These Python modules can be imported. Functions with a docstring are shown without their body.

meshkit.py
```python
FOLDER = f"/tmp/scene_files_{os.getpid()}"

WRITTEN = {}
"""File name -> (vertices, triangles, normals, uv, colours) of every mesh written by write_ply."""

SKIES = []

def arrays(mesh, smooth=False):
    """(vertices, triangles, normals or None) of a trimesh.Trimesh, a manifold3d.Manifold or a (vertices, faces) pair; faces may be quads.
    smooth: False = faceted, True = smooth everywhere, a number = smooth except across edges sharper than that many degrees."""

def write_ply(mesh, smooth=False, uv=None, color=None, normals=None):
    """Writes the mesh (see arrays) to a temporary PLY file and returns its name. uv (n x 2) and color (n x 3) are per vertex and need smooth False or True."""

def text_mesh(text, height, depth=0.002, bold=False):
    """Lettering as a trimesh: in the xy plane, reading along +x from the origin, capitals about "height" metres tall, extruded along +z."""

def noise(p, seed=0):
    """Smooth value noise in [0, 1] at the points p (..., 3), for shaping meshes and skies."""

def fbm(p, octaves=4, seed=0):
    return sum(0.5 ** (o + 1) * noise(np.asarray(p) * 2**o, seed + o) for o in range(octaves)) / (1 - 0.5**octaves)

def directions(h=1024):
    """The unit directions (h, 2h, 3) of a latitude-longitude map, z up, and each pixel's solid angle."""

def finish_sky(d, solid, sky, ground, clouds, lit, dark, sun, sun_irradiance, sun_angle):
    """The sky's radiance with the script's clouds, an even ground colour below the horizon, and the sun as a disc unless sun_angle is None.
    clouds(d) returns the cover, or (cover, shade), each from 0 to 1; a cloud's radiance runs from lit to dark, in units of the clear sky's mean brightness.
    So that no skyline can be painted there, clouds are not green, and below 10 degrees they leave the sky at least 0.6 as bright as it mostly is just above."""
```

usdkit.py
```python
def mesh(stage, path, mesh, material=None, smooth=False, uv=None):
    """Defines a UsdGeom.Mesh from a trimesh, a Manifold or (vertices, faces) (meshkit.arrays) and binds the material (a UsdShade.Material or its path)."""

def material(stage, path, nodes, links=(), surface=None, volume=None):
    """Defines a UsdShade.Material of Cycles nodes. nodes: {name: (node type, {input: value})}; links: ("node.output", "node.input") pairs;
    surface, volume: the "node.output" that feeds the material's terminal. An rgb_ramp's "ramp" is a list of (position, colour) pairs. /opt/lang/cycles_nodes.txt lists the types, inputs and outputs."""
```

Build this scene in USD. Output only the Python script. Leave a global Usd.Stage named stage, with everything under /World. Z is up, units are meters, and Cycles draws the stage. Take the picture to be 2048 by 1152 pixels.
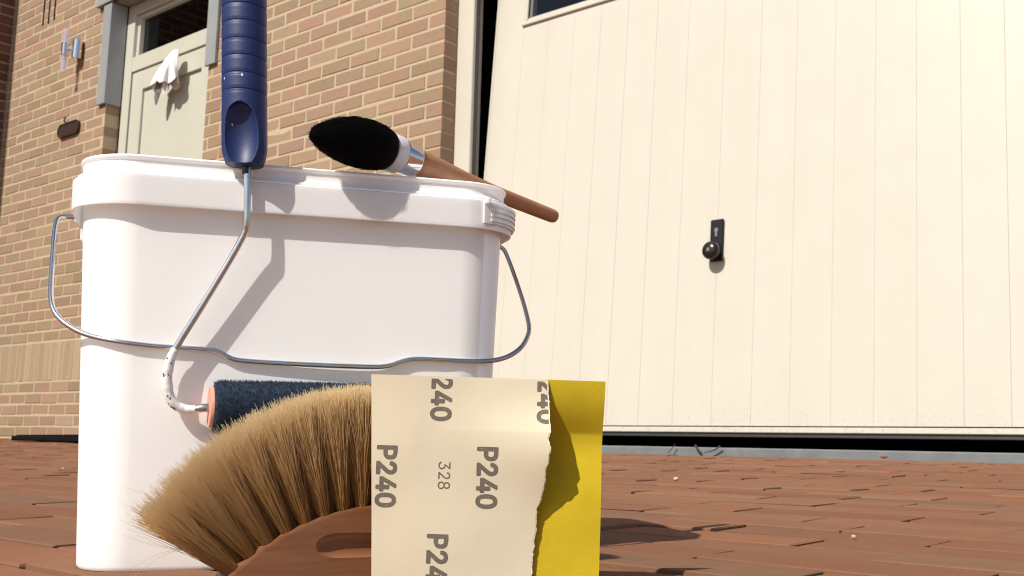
import math, numpy as np, trimesh, manifold3d as m3, usdkit, meshkit
from pxr import Usd, UsdGeom, UsdLux, UsdShade, Gf, Sdf, Vt
from shapely.geometry import Polygon, box as sbox, LineString
from shapely.ops import unary_union

stage = Usd.Stage.CreateInMemory()
UsdGeom.SetStageUpAxis(stage, UsdGeom.Tokens.z)
UsdGeom.SetStageMetersPerUnit(stage, 1.0)
stage.SetDefaultPrim(UsdGeom.Xform.Define(stage, '/World').GetPrim())
UsdGeom.Scope.Define(stage, '/World/Looks')
T = Sdf.ValueTypeNames

# ------------------------------------------------------------------ camera
# world: x runs along the house front, y into the wall (front face at y = 0), z up
YAW, PITCH, ROLL = math.radians(41.0), math.radians(8.5), math.radians(1.45)
DIST, EYE, FOC = 3.46, 0.083, 2200.0
ah = np.array([-math.sin(YAW), math.cos(YAW), 0.0]); rt = np.array([math.cos(YAW), math.sin(YAW), 0.0])
fw = math.cos(PITCH) * ah + math.sin(PITCH) * np.array([0, 0, 1.0])
up = math.cos(PITCH) * np.array([0, 0, 1.0]) - math.sin(PITCH) * ah
cr = math.cos(ROLL) * rt + math.sin(ROLL) * up
cu = math.cos(ROLL) * up - math.sin(ROLL) * rt
eye = np.array([0, -DIST, EYE])
cam = UsdGeom.Camera.Define(stage, '/World/camera')
cam.AddTransformOp().Set(Gf.Matrix4d(*[float(q) for r in ((*cr, 0), (*cu, 0), (*-fw, 0), (*eye, 1)) for q in r]))
cam.CreateHorizontalApertureAttr(36.0); cam.CreateVerticalApertureAttr(20.25)
cam.CreateFocalLengthAttr(36.0 * FOC / 2048)
cam.CreateClippingRangeAttr(Gf.Vec2f(0.02, 2000))
cam.CreateFStopAttr(30.0); cam.CreateFocusDistanceAttr(0.82)
cam.CreateExposureAttr(0.28)

# ------------------------------------------------------------------ light
SUN_EL = math.radians(44.0)
sun = np.array([-0.018 * math.cos(SUN_EL), -math.cos(SUN_EL), math.sin(SUN_EL)]); sun /= np.linalg.norm(sun)
dome = UsdLux.DomeLight.Define(stage, '/World/sky')
dome.GetPrim().SetCustomDataByKey('kind', 'structure')
sky = usdkit.material(stage, '/World/Looks/sky', {
    'tex': ('sky_texture', {'sky_type': 'single_scattering', 'sun_disc': False, 'sun_elevation': SUN_EL, 'sun_rotation': math.atan2(sun[0], sun[1]), 'aerosol_density': 1.6}),
    'bg': ('background_shader', {'strength': 0.085})}, [('tex.color', 'bg.color')], surface='bg.background')
UsdShade.MaterialBindingAPI.Apply(dome.GetPrim()).Bind(sky)
lamp = UsdLux.DistantLight.Define(stage, '/World/sun')
lamp.CreateNormalizeAttr(True); lamp.CreateIntensityAttr(1.15); lamp.CreateAngleAttr(0.53)
lamp.CreateColorAttr(Gf.Vec3f(1.0, 0.945, 0.865))
zx = np.cross([0, 0, 1.0], sun); zx /= np.linalg.norm(zx); zy = np.cross(sun, zx)
lamp.AddTransformOp().Set(Gf.Matrix4d(*[float(q) for r in ((*zx, 0), (*zy, 0), (*sun, 0), (0, 0, 5, 1)) for q in r]))

# ------------------------------------------------------------------ helpers
rng = np.random.default_rng(7)
used = {}

def numbered(path):
    n = used.get(path, -1) + 1
    used[path] = n
    return path if n == 0 else f'{path}_{n:03d}'

def tag(prim, label=None, cat=None, group=None, kind=None):
    for k, v in (('label', label), ('category', cat), ('group', group), ('kind', kind)):
        if v: prim.SetCustomDataByKey(k, v)
    return prim

def pathof(parent):
    return '/World' if parent is None else str(parent.GetPath())

def obj(name, mesh, mat, parent=None, smooth=False, tint=None, **kw):
    m = usdkit.mesh(stage, numbered(pathof(parent) + '/' + name), mesh, mat, smooth)
    if tint is not None:
        t = np.asarray(tint, np.float32)
        if t.ndim == 1: t = np.tile(t, (len(m.GetPointsAttr().Get()), 1))
        UsdGeom.PrimvarsAPI(m).CreatePrimvar('tint', T.Color3fArray, 'vertex').Set(Vt.Vec3fArray.FromNumpy(t))
    return tag(m.GetPrim(), **kw)

def thing(name, label, cat, loc=(0, 0, 0), rot=0.0, matrix=None, **kw):
    x = UsdGeom.Xform.Define(stage, numbered('/World/' + name))
    if matrix is not None:
        x.AddTransformOp().Set(Gf.Matrix4d(*[float(q) for q in np.asarray(matrix).T.ravel()]))
    else:
        x.AddTranslateOp().Set(Gf.Vec3d(*map(float, loc)))
        if rot: x.AddRotateZOp().Set(math.degrees(rot))
    return tag(x.GetPrim(), label, cat, **kw)

def curves(name, pts, w0, w1, mat, parent=None, **kw):
    n, k = pts.shape[:2]
    c = UsdGeom.BasisCurves.Define(stage, numbered(pathof(parent) + '/' + name))
    c.CreateTypeAttr('linear'); c.CreateWrapAttr('nonperiodic')
    c.CreatePointsAttr(Vt.Vec3fArray.FromNumpy(pts.reshape(-1, 3).astype(np.float32)))
    c.CreateCurveVertexCountsAttr(Vt.IntArray.FromNumpy(np.full(n, k, np.int32)))
    c.CreateWidthsAttr(Vt.FloatArray.FromNumpy(np.tile(np.linspace(w0, w1, k), n).astype(np.float32)))
    c.SetWidthsInterpolation('vertex')
    UsdShade.MaterialBindingAPI.Apply(c.GetPrim()).Bind(mat)
    return tag(c.GetPrim(), **kw)

def bx(x0, x1, y0, y1, z0, z1, ch=0.0):
    """box with edges rounded off by ch"""
    if ch:
        a = m3.Manifold.cube([x1 - x0 - 2 * ch, y1 - y0, z1 - z0 - 2 * ch]).translate([x0 + ch, y0, z0 + ch])
        b = m3.Manifold.cube([x1 - x0, y1 - y0 - 2 * ch, z1 - z0 - 2 * ch]).translate([x0, y0 + ch, z0 + ch])
        c = m3.Manifold.cube([x1 - x0 - 2 * ch, y1 - y0 - 2 * ch, z1 - z0]).translate([x0 + ch, y0 + ch, z0])
        return tri(m3.Manifold.batch_hull([a, b, c]))
    m = trimesh.creation.box([x1 - x0, y1 - y0, z1 - z0]); m.apply_translation([(x0 + x1) / 2, (y0 + y1) / 2, (z0 + z1) / 2])
    return m

def tri(man):
    m = man.to_mesh()
    return trimesh.Trimesh(np.array(m.vert_properties[:, :3]), np.array(m.tri_verts), process=False)

def cat(ms): return trimesh.util.concatenate(ms)

def loft(rings, closed=True, cap0=True, cap1=True):
    """rings: (k, n, 3) array of loops -> trimesh"""
    R = np.asarray(rings, float); k, n = R.shape[:2]
    v = R.reshape(-1, 3); f = []
    i = np.arange(n); j = (i + 1) % n
    for a in range(k - 1):
        p, q = a * n, (a + 1) * n
        f += [np.stack([p + i, p + j, q + j], 1), np.stack([p + i, q + j, q + i], 1)]
    extra = []
    for c, row, flip in ((cap0, 0, True), (cap1, k - 1, False)):
        if c:
            extra.append(R[row].mean(0)); ci = k * n + len(extra) - 1
            t = np.stack([row * n + i, row * n + j, np.full(n, ci)], 1)
            f.append(t[:, ::-1] if flip else t)
    if extra: v = np.vstack([v, extra])
    m = trimesh.Trimesh(v, np.vstack(f), process=False)
    return m

def smooth_path(p, n, it=2):
    """rounded polyline: Chaikin corner cutting, then even resampling"""
    p = np.asarray(p, float)
    for _ in range(it):
        q = p[:-1] * 0.75 + p[1:] * 0.25; r = p[:-1] * 0.25 + p[1:] * 0.75
        p = np.vstack([p[:1], np.stack([q, r], 1).reshape(-1, 3), p[-1:]])
    s = np.r_[0, np.cumsum(np.linalg.norm(np.diff(p, axis=0), axis=1))]
    t = np.linspace(0, s[-1], n)
    return np.stack([np.interp(t, s, p[:, c]) for c in range(3)], 1)

def tube(path, r, n=14, end_round=True):
    p = np.asarray(path, float); r = np.broadcast_to(np.asarray(r, float), len(p)).copy()
    t = np.gradient(p, axis=0); t /= np.linalg.norm(t, axis=1, keepdims=True)
    u = np.cross(t[0], [0.3, 0.5, 0.8]); u /= np.linalg.norm(u); rings = []
    a = np.linspace(0, 2 * np.pi, n, endpoint=False)
    for k in range(len(p)):
        u = u - t[k] * (u @ t[k]); u /= np.linalg.norm(u); w = np.cross(t[k], u)
        rings.append(p[k] + r[k] * (np.cos(a)[:, None] * u + np.sin(a)[:, None] * w))
    return loft(rings)

def revolve(axis_pts, radii, n=48):
    """surface of revolution along a straight run of points"""
    return tube(axis_pts, radii, n)

def fix(m):
    trimesh.repair.fix_normals(m); return m

# ------------------------------------------------------------------ materials
def mat(name, base, rough=0.5, var=0.0, scale=20.0, bump=0.0, bscale=200.0, bdist=0.001, dark=None, metallic=0.0, spec=None, tint=False, extra=None, detail=4.0, sub=0.0, coat=0.0):
    base = np.asarray(base, float)
    dark = base * (1 - var) if dark is None else np.asarray(dark, float)
    lite = np.clip(base * (1 + var), 0, 0.95)
    pr = {'roughness': rough, 'metallic': metallic}
    if spec is not None: pr['specular_ior_level'] = spec
    if coat: pr['coat_weight'] = coat
    if sub:
        pr.update({'subsurface_weight': sub, 'subsurface_scale': 0.006, 'subsurface_radius': (1.0, 0.9, 0.8), 'subsurface_method': 'random_walk'})
    n = {'tc': ('texture_coordinate', {}), 'n': ('noise_texture', {'scale': scale, 'detail': detail, 'roughness': 0.6}),
         'r': ('rgb_ramp', {'ramp': [(0.3, tuple(dark)), (0.7, tuple(lite))]}), 'p': ('principled_bsdf', pr)}
    l = [('tc.object', 'n.vector'), ('n.fac', 'r.fac')]
    out = 'r.color'
    if tint:
        n['at'] = ('attribute', {'attribute': 'tint'})
        n['mx'] = ('mix_color', {'blend_type': 'multiply', 'fac': 1.0})
        l += [(out, 'mx.a'), ('at.color', 'mx.b')]; out = 'mx.result'
    if extra:
        en, el, out = extra(out); n.update(en); l += el
    l.append((out, 'p.base_color'))
    if bump:
        n['bn'] = ('noise_texture', {'scale': bscale, 'detail': 5.0, 'roughness': 0.65})
        n['b'] = ('bump', {'strength': bump, 'distance': bdist})
        l += [('tc.object', 'bn.vector'), ('bn.fac', 'b.height'), ('b.normal', 'p.normal')]
    return usdkit.material(stage, '/World/Looks/' + name, n, l, surface='p.BSDF')

def brick_extra(out):
    # darker creases and burnt flecks of hand-moulded brick
    n = {'c1': ('noise_texture', {'scale': 38.0, 'detail': 3.0, 'roughness': 0.7, 'distortion': 1.2}),
         'c2': ('map_range', {'from_min': 0.60, 'from_max': 0.70, 'to_min': 0.0, 'to_max': 0.5, 'clamp': True}),
         'mp': ('mapping', {'scale': (1.0, 1.0, 3.2)}),
         'm1': ('noise_texture', {'scale': 14.0, 'detail': 4.0, 'roughness': 0.6}),
         'm2': ('rgb_ramp', {'ramp': [(0.35, (0.93, 1.03, 1.02)), (0.65, (1.10, 0.97, 0.96))]}),
         'm3': ('mix_color', {'blend_type': 'multiply', 'fac': 1.0}),
         'cm': ('mix_color', {'blend_type': 'mix', 'b': (0.13, 0.085, 0.055)})}
    out_, out = out, 'm3.result'
    return n, [('tc.object', 'm1.vector'), ('m1.fac', 'm2.fac'), (out_, 'm3.a'), ('m2.color', 'm3.b'), ('tc.object', 'mp.vector'), ('mp.vector', 'c1.vector'), ('c1.fac', 'c2.value'), ('c2.result', 'cm.fac'), (out, 'cm.a')], 'cm.result'

def splat_extra(th, col, sc):
    def f(out):
        n = {'s1': ('noise_texture', {'scale': sc, 'detail': 2.0, 'roughness': 0.5}),
             's2': ('map_range', {'from_min': th, 'from_max': th + 0.03, 'to_min': 0.0, 'to_max': 1.0, 'clamp': True}),
             'sm': ('mix_color', {'blend_type': 'mix', 'b': col})}
        return n, [('tc.object', 's1.vector'), ('s1.fac', 's2.value'), ('s2.result', 'sm.fac'), (out, 'sm.a')], 'sm.result'
    return f

M = {}
M['brick'] = mat('brick', (1, 1, 1), 0.9, 0.10, 30, 0.45, 110, 0.003, tint=True, extra=brick_extra, spec=0.2)
M['mortar'] = mat('mortar', (0.445, 0.355, 0.235), 0.95, 0.07, 25, 0.4, 160, 0.002, spec=0.15)
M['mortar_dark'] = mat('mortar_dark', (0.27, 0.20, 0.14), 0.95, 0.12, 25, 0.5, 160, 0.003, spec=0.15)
M['paver'] = mat('paver', (1, 1, 1), 0.9, 0.16, 28, 0.6, 320, 0.0012, tint=True, spec=0.2, detail=8.0,
                 extra=splat_extra(0.70, (0.17, 0.095, 0.065), 90))
M['joint_sand'] = mat('joint_sand', (0.042, 0.033, 0.026), 1.0, 0.35, 40, 0.8, 220, 0.004, spec=0.1)
def weather(out):
    n = {'w1': ('mapping', {'scale': (4.0, 4.0, 0.4)}), 'w2': ('noise_texture', {'scale': 1.0, 'detail': 5.0, 'roughness': 0.65}),
         'w3': ('rgb_ramp', {'ramp': [(0.30, (0.965, 0.962, 0.95)), (0.55, (1.0, 1.0, 1.0))]}), 'w4': ('mix_color', {'blend_type': 'multiply', 'fac': 1.0}),
         'd1': ('noise_texture', {'scale': 70.0, 'detail': 3.0, 'roughness': 0.7}), 'd2': ('separate_xyz', {}),
         'd3': ('map_range', {'from_min': 0.0, 'from_max': 0.30, 'to_min': 0.53, 'to_max': 0.74, 'clamp': True}),
         'd4': ('math', {'math_type': 'subtract'}), 'd5': ('map_range', {'from_min': 0.0, 'from_max': 0.10, 'to_min': 0.0, 'to_max': 0.30, 'clamp': True}),
         'd6': ('mix_color', {'blend_type': 'mix', 'b': (0.27, 0.22, 0.16)})}
    l = [('tc.object', 'w1.vector'), ('w1.vector', 'w2.vector'), ('w2.fac', 'w3.fac'), (out, 'w4.a'), ('w3.color', 'w4.b'),
         ('tc.object', 'd1.vector'), ('tc.object', 'd2.vector'), ('d2.z', 'd3.value'), ('d1.fac', 'd4.value1'), ('d3.result', 'd4.value2'), ('d4.value', 'd5.value'), ('d5.result', 'd6.fac'), ('w4.result', 'd6.a')]
    return n, l, 'd6.result'
M['cream_paint'] = mat('cream_paint', (0.535, 0.505, 0.428), 0.42, 0.02, 5, 0.12, 60, 0.0006, extra=weather)
M['door_paint'] = mat('door_paint', (0.485, 0.48, 0.40), 0.38, 0.02, 4, 0.08, 60, 0.0006)
M['zinc_blue'] = mat('zinc_blue', (0.26, 0.275, 0.275), 0.5, 0.07, 6, 0.1, 80, 0.0006)
M['dark_steel'] = mat('dark_steel', (0.035, 0.033, 0.03), 0.5, 0.2, 20)
M['rubber'] = mat('rubber', (0.008, 0.0075, 0.007), 0.95, 0.3, 60, 0.3, 300, 0.001, spec=0.05)
M['greybar'] = mat('greybar', (0.16, 0.15, 0.135), 0.45, 0.08, 12)
M['sill'] = mat('sill', (0.155, 0.16, 0.16), 0.75, 0.16, 14, 0.4, 120, 0.001)
M['inside'] = mat('inside', (0.022, 0.021, 0.020), 0.95, 0.15, 3)
M['chrome'] = mat('chrome', (0.82, 0.82, 0.84), 0.12, 0.02, 10, metallic=1.0)
M['steel_wire'] = mat('steel_wire', (0.62, 0.63, 0.65), 0.22, 0.10, 60, metallic=1.0)
M['black_plastic'] = mat('black_plastic', (0.012, 0.010, 0.009), 0.22, 0.1, 30)
M['plaque'] = mat('plaque', (0.035, 0.020, 0.014), 0.5, 0.2, 30)
M['white_plastic'] = mat('white_plastic', (0.90, 0.888, 0.865), 0.38, 0.016, 9, 0.05, 25, 0.0008, sub=0.25)
M['milky'] = mat('milky', (0.78, 0.75, 0.74), 0.4, 0.03, 20, sub=0.6)
M['white_cloth'] = mat('white_cloth', (0.82, 0.81, 0.80), 0.9, 0.03, 20, 0.5, 400, 0.0015)
M['grey_cloth'] = mat('grey_cloth', (0.16, 0.165, 0.145), 0.9, 0.5, 30, 0.5, 300, 0.0015)
M['blue_grip'] = mat('blue_grip', (0.0070, 0.0185, 0.095), 0.48, 0.12, 40, 0.25, 500, 0.0005, extra=splat_extra(0.735, (0.55, 0.57, 0.62), 150))
M['nap'] = mat('nap', (0.030, 0.043, 0.068), 0.95, 0.35, 300, 0.8, 900, 0.001, spec=0.1)
M['core'] = mat('core', (0.62, 0.28, 0.19), 0.7, 0.12, 200)
M['wet_paint'] = mat('wet_paint', (0.78, 0.76, 0.74), 0.35, 0.04, 60, 0.5, 500, 0.0006, extra=splat_extra(0.64, (0.10, 0.10, 0.11), 260))
M['beech'] = mat('beech', (0.44, 0.215, 0.115), 0.45, 0.0, 10)
M['wood_handle'] = mat('wood_handle', (0.38, 0.18, 0.085), 0.42, 0.0, 10)
M['string'] = mat('string', (0.70, 0.70, 0.73), 0.6, 0.05, 200, 0.4, 900, 0.0005)
M['bristle_black'] = mat('bristle_black', (0.0025, 0.0022, 0.0022), 0.8, 0.2, 100, spec=0.03)
M['cream_paper'] = usdkit.material(stage, '/World/Looks/cream_paper', {
    'tc': ('texture_coordinate', {}), 'n': ('noise_texture', {'scale': 22.0, 'detail': 4.0}), 'r': ('rgb_ramp', {'ramp': [(0.3, (0.705, 0.64, 0.485)), (0.7, (0.74, 0.672, 0.515))]}),
    'bn': ('noise_texture', {'scale': 70.0, 'detail': 3.0}), 'b': ('bump', {'strength': 0.22, 'distance': 0.0012}),
    'p': ('principled_bsdf', {'roughness': 0.75, 'specular_ior_level': 0.2}), 't': ('translucent_bsdf', {'color': (0.85, 0.74, 0.50)}), 'm': ('mix_closure', {'fac': 0.30})},
    [('tc.object', 'n.vector'), ('n.fac', 'r.fac'), ('r.color', 'p.base_color'), ('tc.object', 'bn.vector'), ('bn.fac', 'b.height'), ('b.normal', 'p.normal'), ('p.BSDF', 'm.closure1'), ('t.BSDF', 'm.closure2')], surface='m.closure')
M['yellow_grit'] = mat('yellow_grit', (0.50, 0.365, 0.017), 0.9, 0.07, 30, 0.6, 2600, 0.0006, spec=0.15)
M['torn_fibre'] = mat('torn_fibre', (0.80, 0.74, 0.60), 0.95, 0.05, 200)
M['print'] = mat('print', (0.115, 0.092, 0.070), 0.8, 0.12, 500, extra=splat_extra(0.68, (0.36, 0.31, 0.22), 900))
M['pebble'] = mat('pebble', (0.42, 0.37, 0.31), 0.8, 0.2, 200)
M['twig'] = mat('twig', (0.05, 0.035, 0.025), 0.9, 0.2, 200)
M['leaf'] = mat('leaf', (0.24, 0.05, 0.025), 0.8, 0.2, 200)

def wood_look(name, a, b, scale, axis_scale, rough):
    return usdkit.material(stage, '/World/Looks/' + name, {
        'tc': ('texture_coordinate', {}), 'mp': ('mapping', {'scale': axis_scale}),
        'n': ('noise_texture', {'scale': scale, 'detail': 6.0, 'roughness': 0.65, 'distortion': 0.4}),
        'r': ('rgb_ramp', {'ramp': [(0.3, a), (0.55, tuple((np.array(a) + b) / 2)), (0.72, b)]}),
        'b': ('bump', {'strength': 0.15, 'distance': 0.0004}),
        'p': ('principled_bsdf', {'roughness': rough})},
        [('tc.object', 'mp.vector'), ('mp.vector', 'n.vector'), ('n.fac', 'r.fac'), ('r.color', 'p.base_color'), ('n.fac', 'b.height'), ('b.normal', 'p.normal')], surface='p.BSDF')
M['beech'] = wood_look('beech_grain', (0.215, 0.086, 0.036), (0.325, 0.148, 0.070), 40, (0.35, 2.0, 4.0), 0.42)
M['wood_handle'] = wood_look('handle_grain', (0.33, 0.14, 0.065), (0.50, 0.255, 0.125), 60, (0.3, 0.3, 3.0), 0.4)

def hair_look(name, stops, rough=0.55, transl=0.25, spec=0.35):
    return usdkit.material(stage, '/World/Looks/' + name, {
        'h': ('hair_info', {}), 'r': ('rgb_ramp', {'ramp': stops}),
        'hs': ('hsv', {}), 'mr': ('map_range', {'from_min': 0.0, 'from_max': 1.0, 'to_min': 0.72, 'to_max': 1.28}),
        'wn': ('white_noise_texture', {'dimensions': '1D'}),
        'p': ('principled_bsdf', {'roughness': rough, 'specular_ior_level': spec}), 't': ('translucent_bsdf', {}), 'm': ('mix_closure', {'fac': transl})},
        [('h.intercept', 'r.fac'), ('h.index', 'wn.w'), ('wn.value', 'mr.value'), ('mr.result', 'hs.value'), ('r.color', 'hs.color'),
         ('hs.color', 'p.base_color'), ('hs.color', 't.color'), ('p.BSDF', 'm.closure1'), ('t.BSDF', 'm.closure2')], surface='m.closure')
# natural bristle: dark at the root, bleached towards the tip; r = distance from the centre of the brush's arc
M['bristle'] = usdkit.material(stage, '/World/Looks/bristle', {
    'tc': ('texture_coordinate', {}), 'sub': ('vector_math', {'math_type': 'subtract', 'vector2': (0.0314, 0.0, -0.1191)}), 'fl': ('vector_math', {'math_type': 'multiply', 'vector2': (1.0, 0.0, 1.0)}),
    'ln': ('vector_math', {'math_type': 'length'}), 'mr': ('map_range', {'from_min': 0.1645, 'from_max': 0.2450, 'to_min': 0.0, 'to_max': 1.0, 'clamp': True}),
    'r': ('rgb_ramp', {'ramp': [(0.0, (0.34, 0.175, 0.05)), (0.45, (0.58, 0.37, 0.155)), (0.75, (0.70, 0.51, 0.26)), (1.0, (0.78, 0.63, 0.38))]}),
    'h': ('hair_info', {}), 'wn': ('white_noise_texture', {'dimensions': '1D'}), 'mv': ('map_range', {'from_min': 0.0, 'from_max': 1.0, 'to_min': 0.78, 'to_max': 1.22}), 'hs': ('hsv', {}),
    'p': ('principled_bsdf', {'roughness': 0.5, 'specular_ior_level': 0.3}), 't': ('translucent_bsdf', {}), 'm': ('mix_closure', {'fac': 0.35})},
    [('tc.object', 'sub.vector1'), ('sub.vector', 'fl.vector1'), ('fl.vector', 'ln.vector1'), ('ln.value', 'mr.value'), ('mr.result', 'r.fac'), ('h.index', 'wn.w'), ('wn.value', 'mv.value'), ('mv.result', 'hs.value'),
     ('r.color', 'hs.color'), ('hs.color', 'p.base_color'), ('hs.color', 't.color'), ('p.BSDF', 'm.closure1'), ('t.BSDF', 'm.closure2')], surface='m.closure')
M['bristle_dark'] = hair_look('bristle_dark', [(0.0, (0.003, 0.0025, 0.0025)), (0.7, (0.004, 0.0035, 0.0035)), (1.0, (0.014, 0.009, 0.006))], 0.6, 0.0, 0.12)
M['nap_fibre'] = hair_look('nap_fibre', [(0.0, (0.026, 0.037, 0.060)), (1.0, (0.062, 0.082, 0.125))], 0.8, 0.1)

def pane_look(name, col, ior=1.5):
    return usdkit.material(stage, '/World/Looks/' + name, {
        'f': ('fresnel', {'IOR': ior}), 't': ('transparent_bsdf', {'color': col}), 'g': ('glossy_bsdf', {'color': (1, 1, 1), 'roughness': 0.01}), 'm': ('mix_closure', {})},
        [('f.fac', 'm.fac'), ('t.BSDF', 'm.closure1'), ('g.BSDF', 'm.closure2')], surface='m.closure')
M['pane'] = pane_look('pane', (0.55, 0.58, 0.60))
M['lamp_glass'] = usdkit.material(stage, '/World/Looks/lamp_glass', {
    't': ('transparent_bsdf', {'color': (0.93, 0.92, 0.95)}), 'd': ('principled_bsdf', {'base_color': (0.75, 0.74, 0.78), 'roughness': 0.25}), 'm': ('mix_closure', {'fac': 0.22})},
    [('t.BSDF', 'm.closure1'), ('d.BSDF', 'm.closure2')], surface='m.closure')

# ------------------------------------------------------------------ ground
SLOPE, LEVEL = 0.032, -2.8
def ground(y): return SLOPE * (y - LEVEL)
gy = lambda x, y: (x, y, ground(y))
sheet = trimesh.Trimesh([(-400, -400, ground(-400) - 0.045), (400, -400, ground(-400) - 0.045), (400, 12, ground(12) - 0.045), (-400, 12, ground(12) - 0.045)], [[0, 1, 2], [0, 2, 3]], process=False)
far_paving = usdkit.material(stage, '/World/Looks/far_paving', {
    'tc': ('texture_coordinate', {}), 'b': ('brick_texture', {'scale': 1.0, 'brick_width': 0.215, 'row_height': 0.0755, 'mortar_size': 0.004, 'color1': (0.29, 0.135, 0.085), 'color2': (0.22, 0.10, 0.065), 'mortar': (0.06, 0.045, 0.035)}),
    'p': ('principled_bsdf', {'roughness': 0.9})}, [('tc.object', 'b.vector'), ('b.color', 'p.base_color')], surface='p.BSDF')
obj('ground', sheet, far_paving, kind='structure')
drive = thing('driveway', None, None, kind='structure')
bed = trimesh.Trimesh([(-9.4, -4.6, ground(-4.6) - 0.006), (3.0, -4.6, ground(-4.6) - 0.006), (3.0, 0.05, ground(0.05) - 0.006), (-9.4, 0.05, ground(0.05) - 0.006)], [[0, 1, 2], [0, 2, 3]], process=False)
obj('joint_sand', bed, M['joint_sand'], drive)

def chip_block(lx, ly, h, ch, r):
    """paver or brick: top (z=0) face chamfered, worn corners; centred in x, y"""
    b = np.array([[-1, -1], [1, -1], [1, 1], [-1, 1]], float)
    j = r.normal(0, 0.0007, (4, 2)); k = j + r.normal(0, 0.0011, (4, 2))
    o = b * [lx / 2, ly / 2] + j; i = b * [lx / 2 - ch, ly / 2 - ch] + k
    z1 = -ch * 0.8
    v = np.vstack([np.c_[o, np.full(4, -h)], np.c_[o, np.full(4, z1) + r.normal(0, 0.0003, 4)], np.c_[i, r.normal(0, 0.0003, 4)]])
    f = []
    for a in range(4):
        c = (a + 1) % 4
        f += [[a, c, 4 + c], [a, 4 + c, 4 + a], [4 + a, 4 + c, 8 + c], [4 + a, 8 + c, 8 + a]]
    f += [[8, 9, 10], [8, 10, 11]]
    return v, np.array(f)

def screen(p):
    d = np.asarray(p) - eye; w = d @ fw
    return 1024 + FOC * (d @ cr) / w, 576 - FOC * (d @ cu) / w, w

def hidden(px, py):                    # behind the things in the foreground
    return (170 < px < 1000 and py > 345) or (745 < px < 1200 and py > 765)

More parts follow.
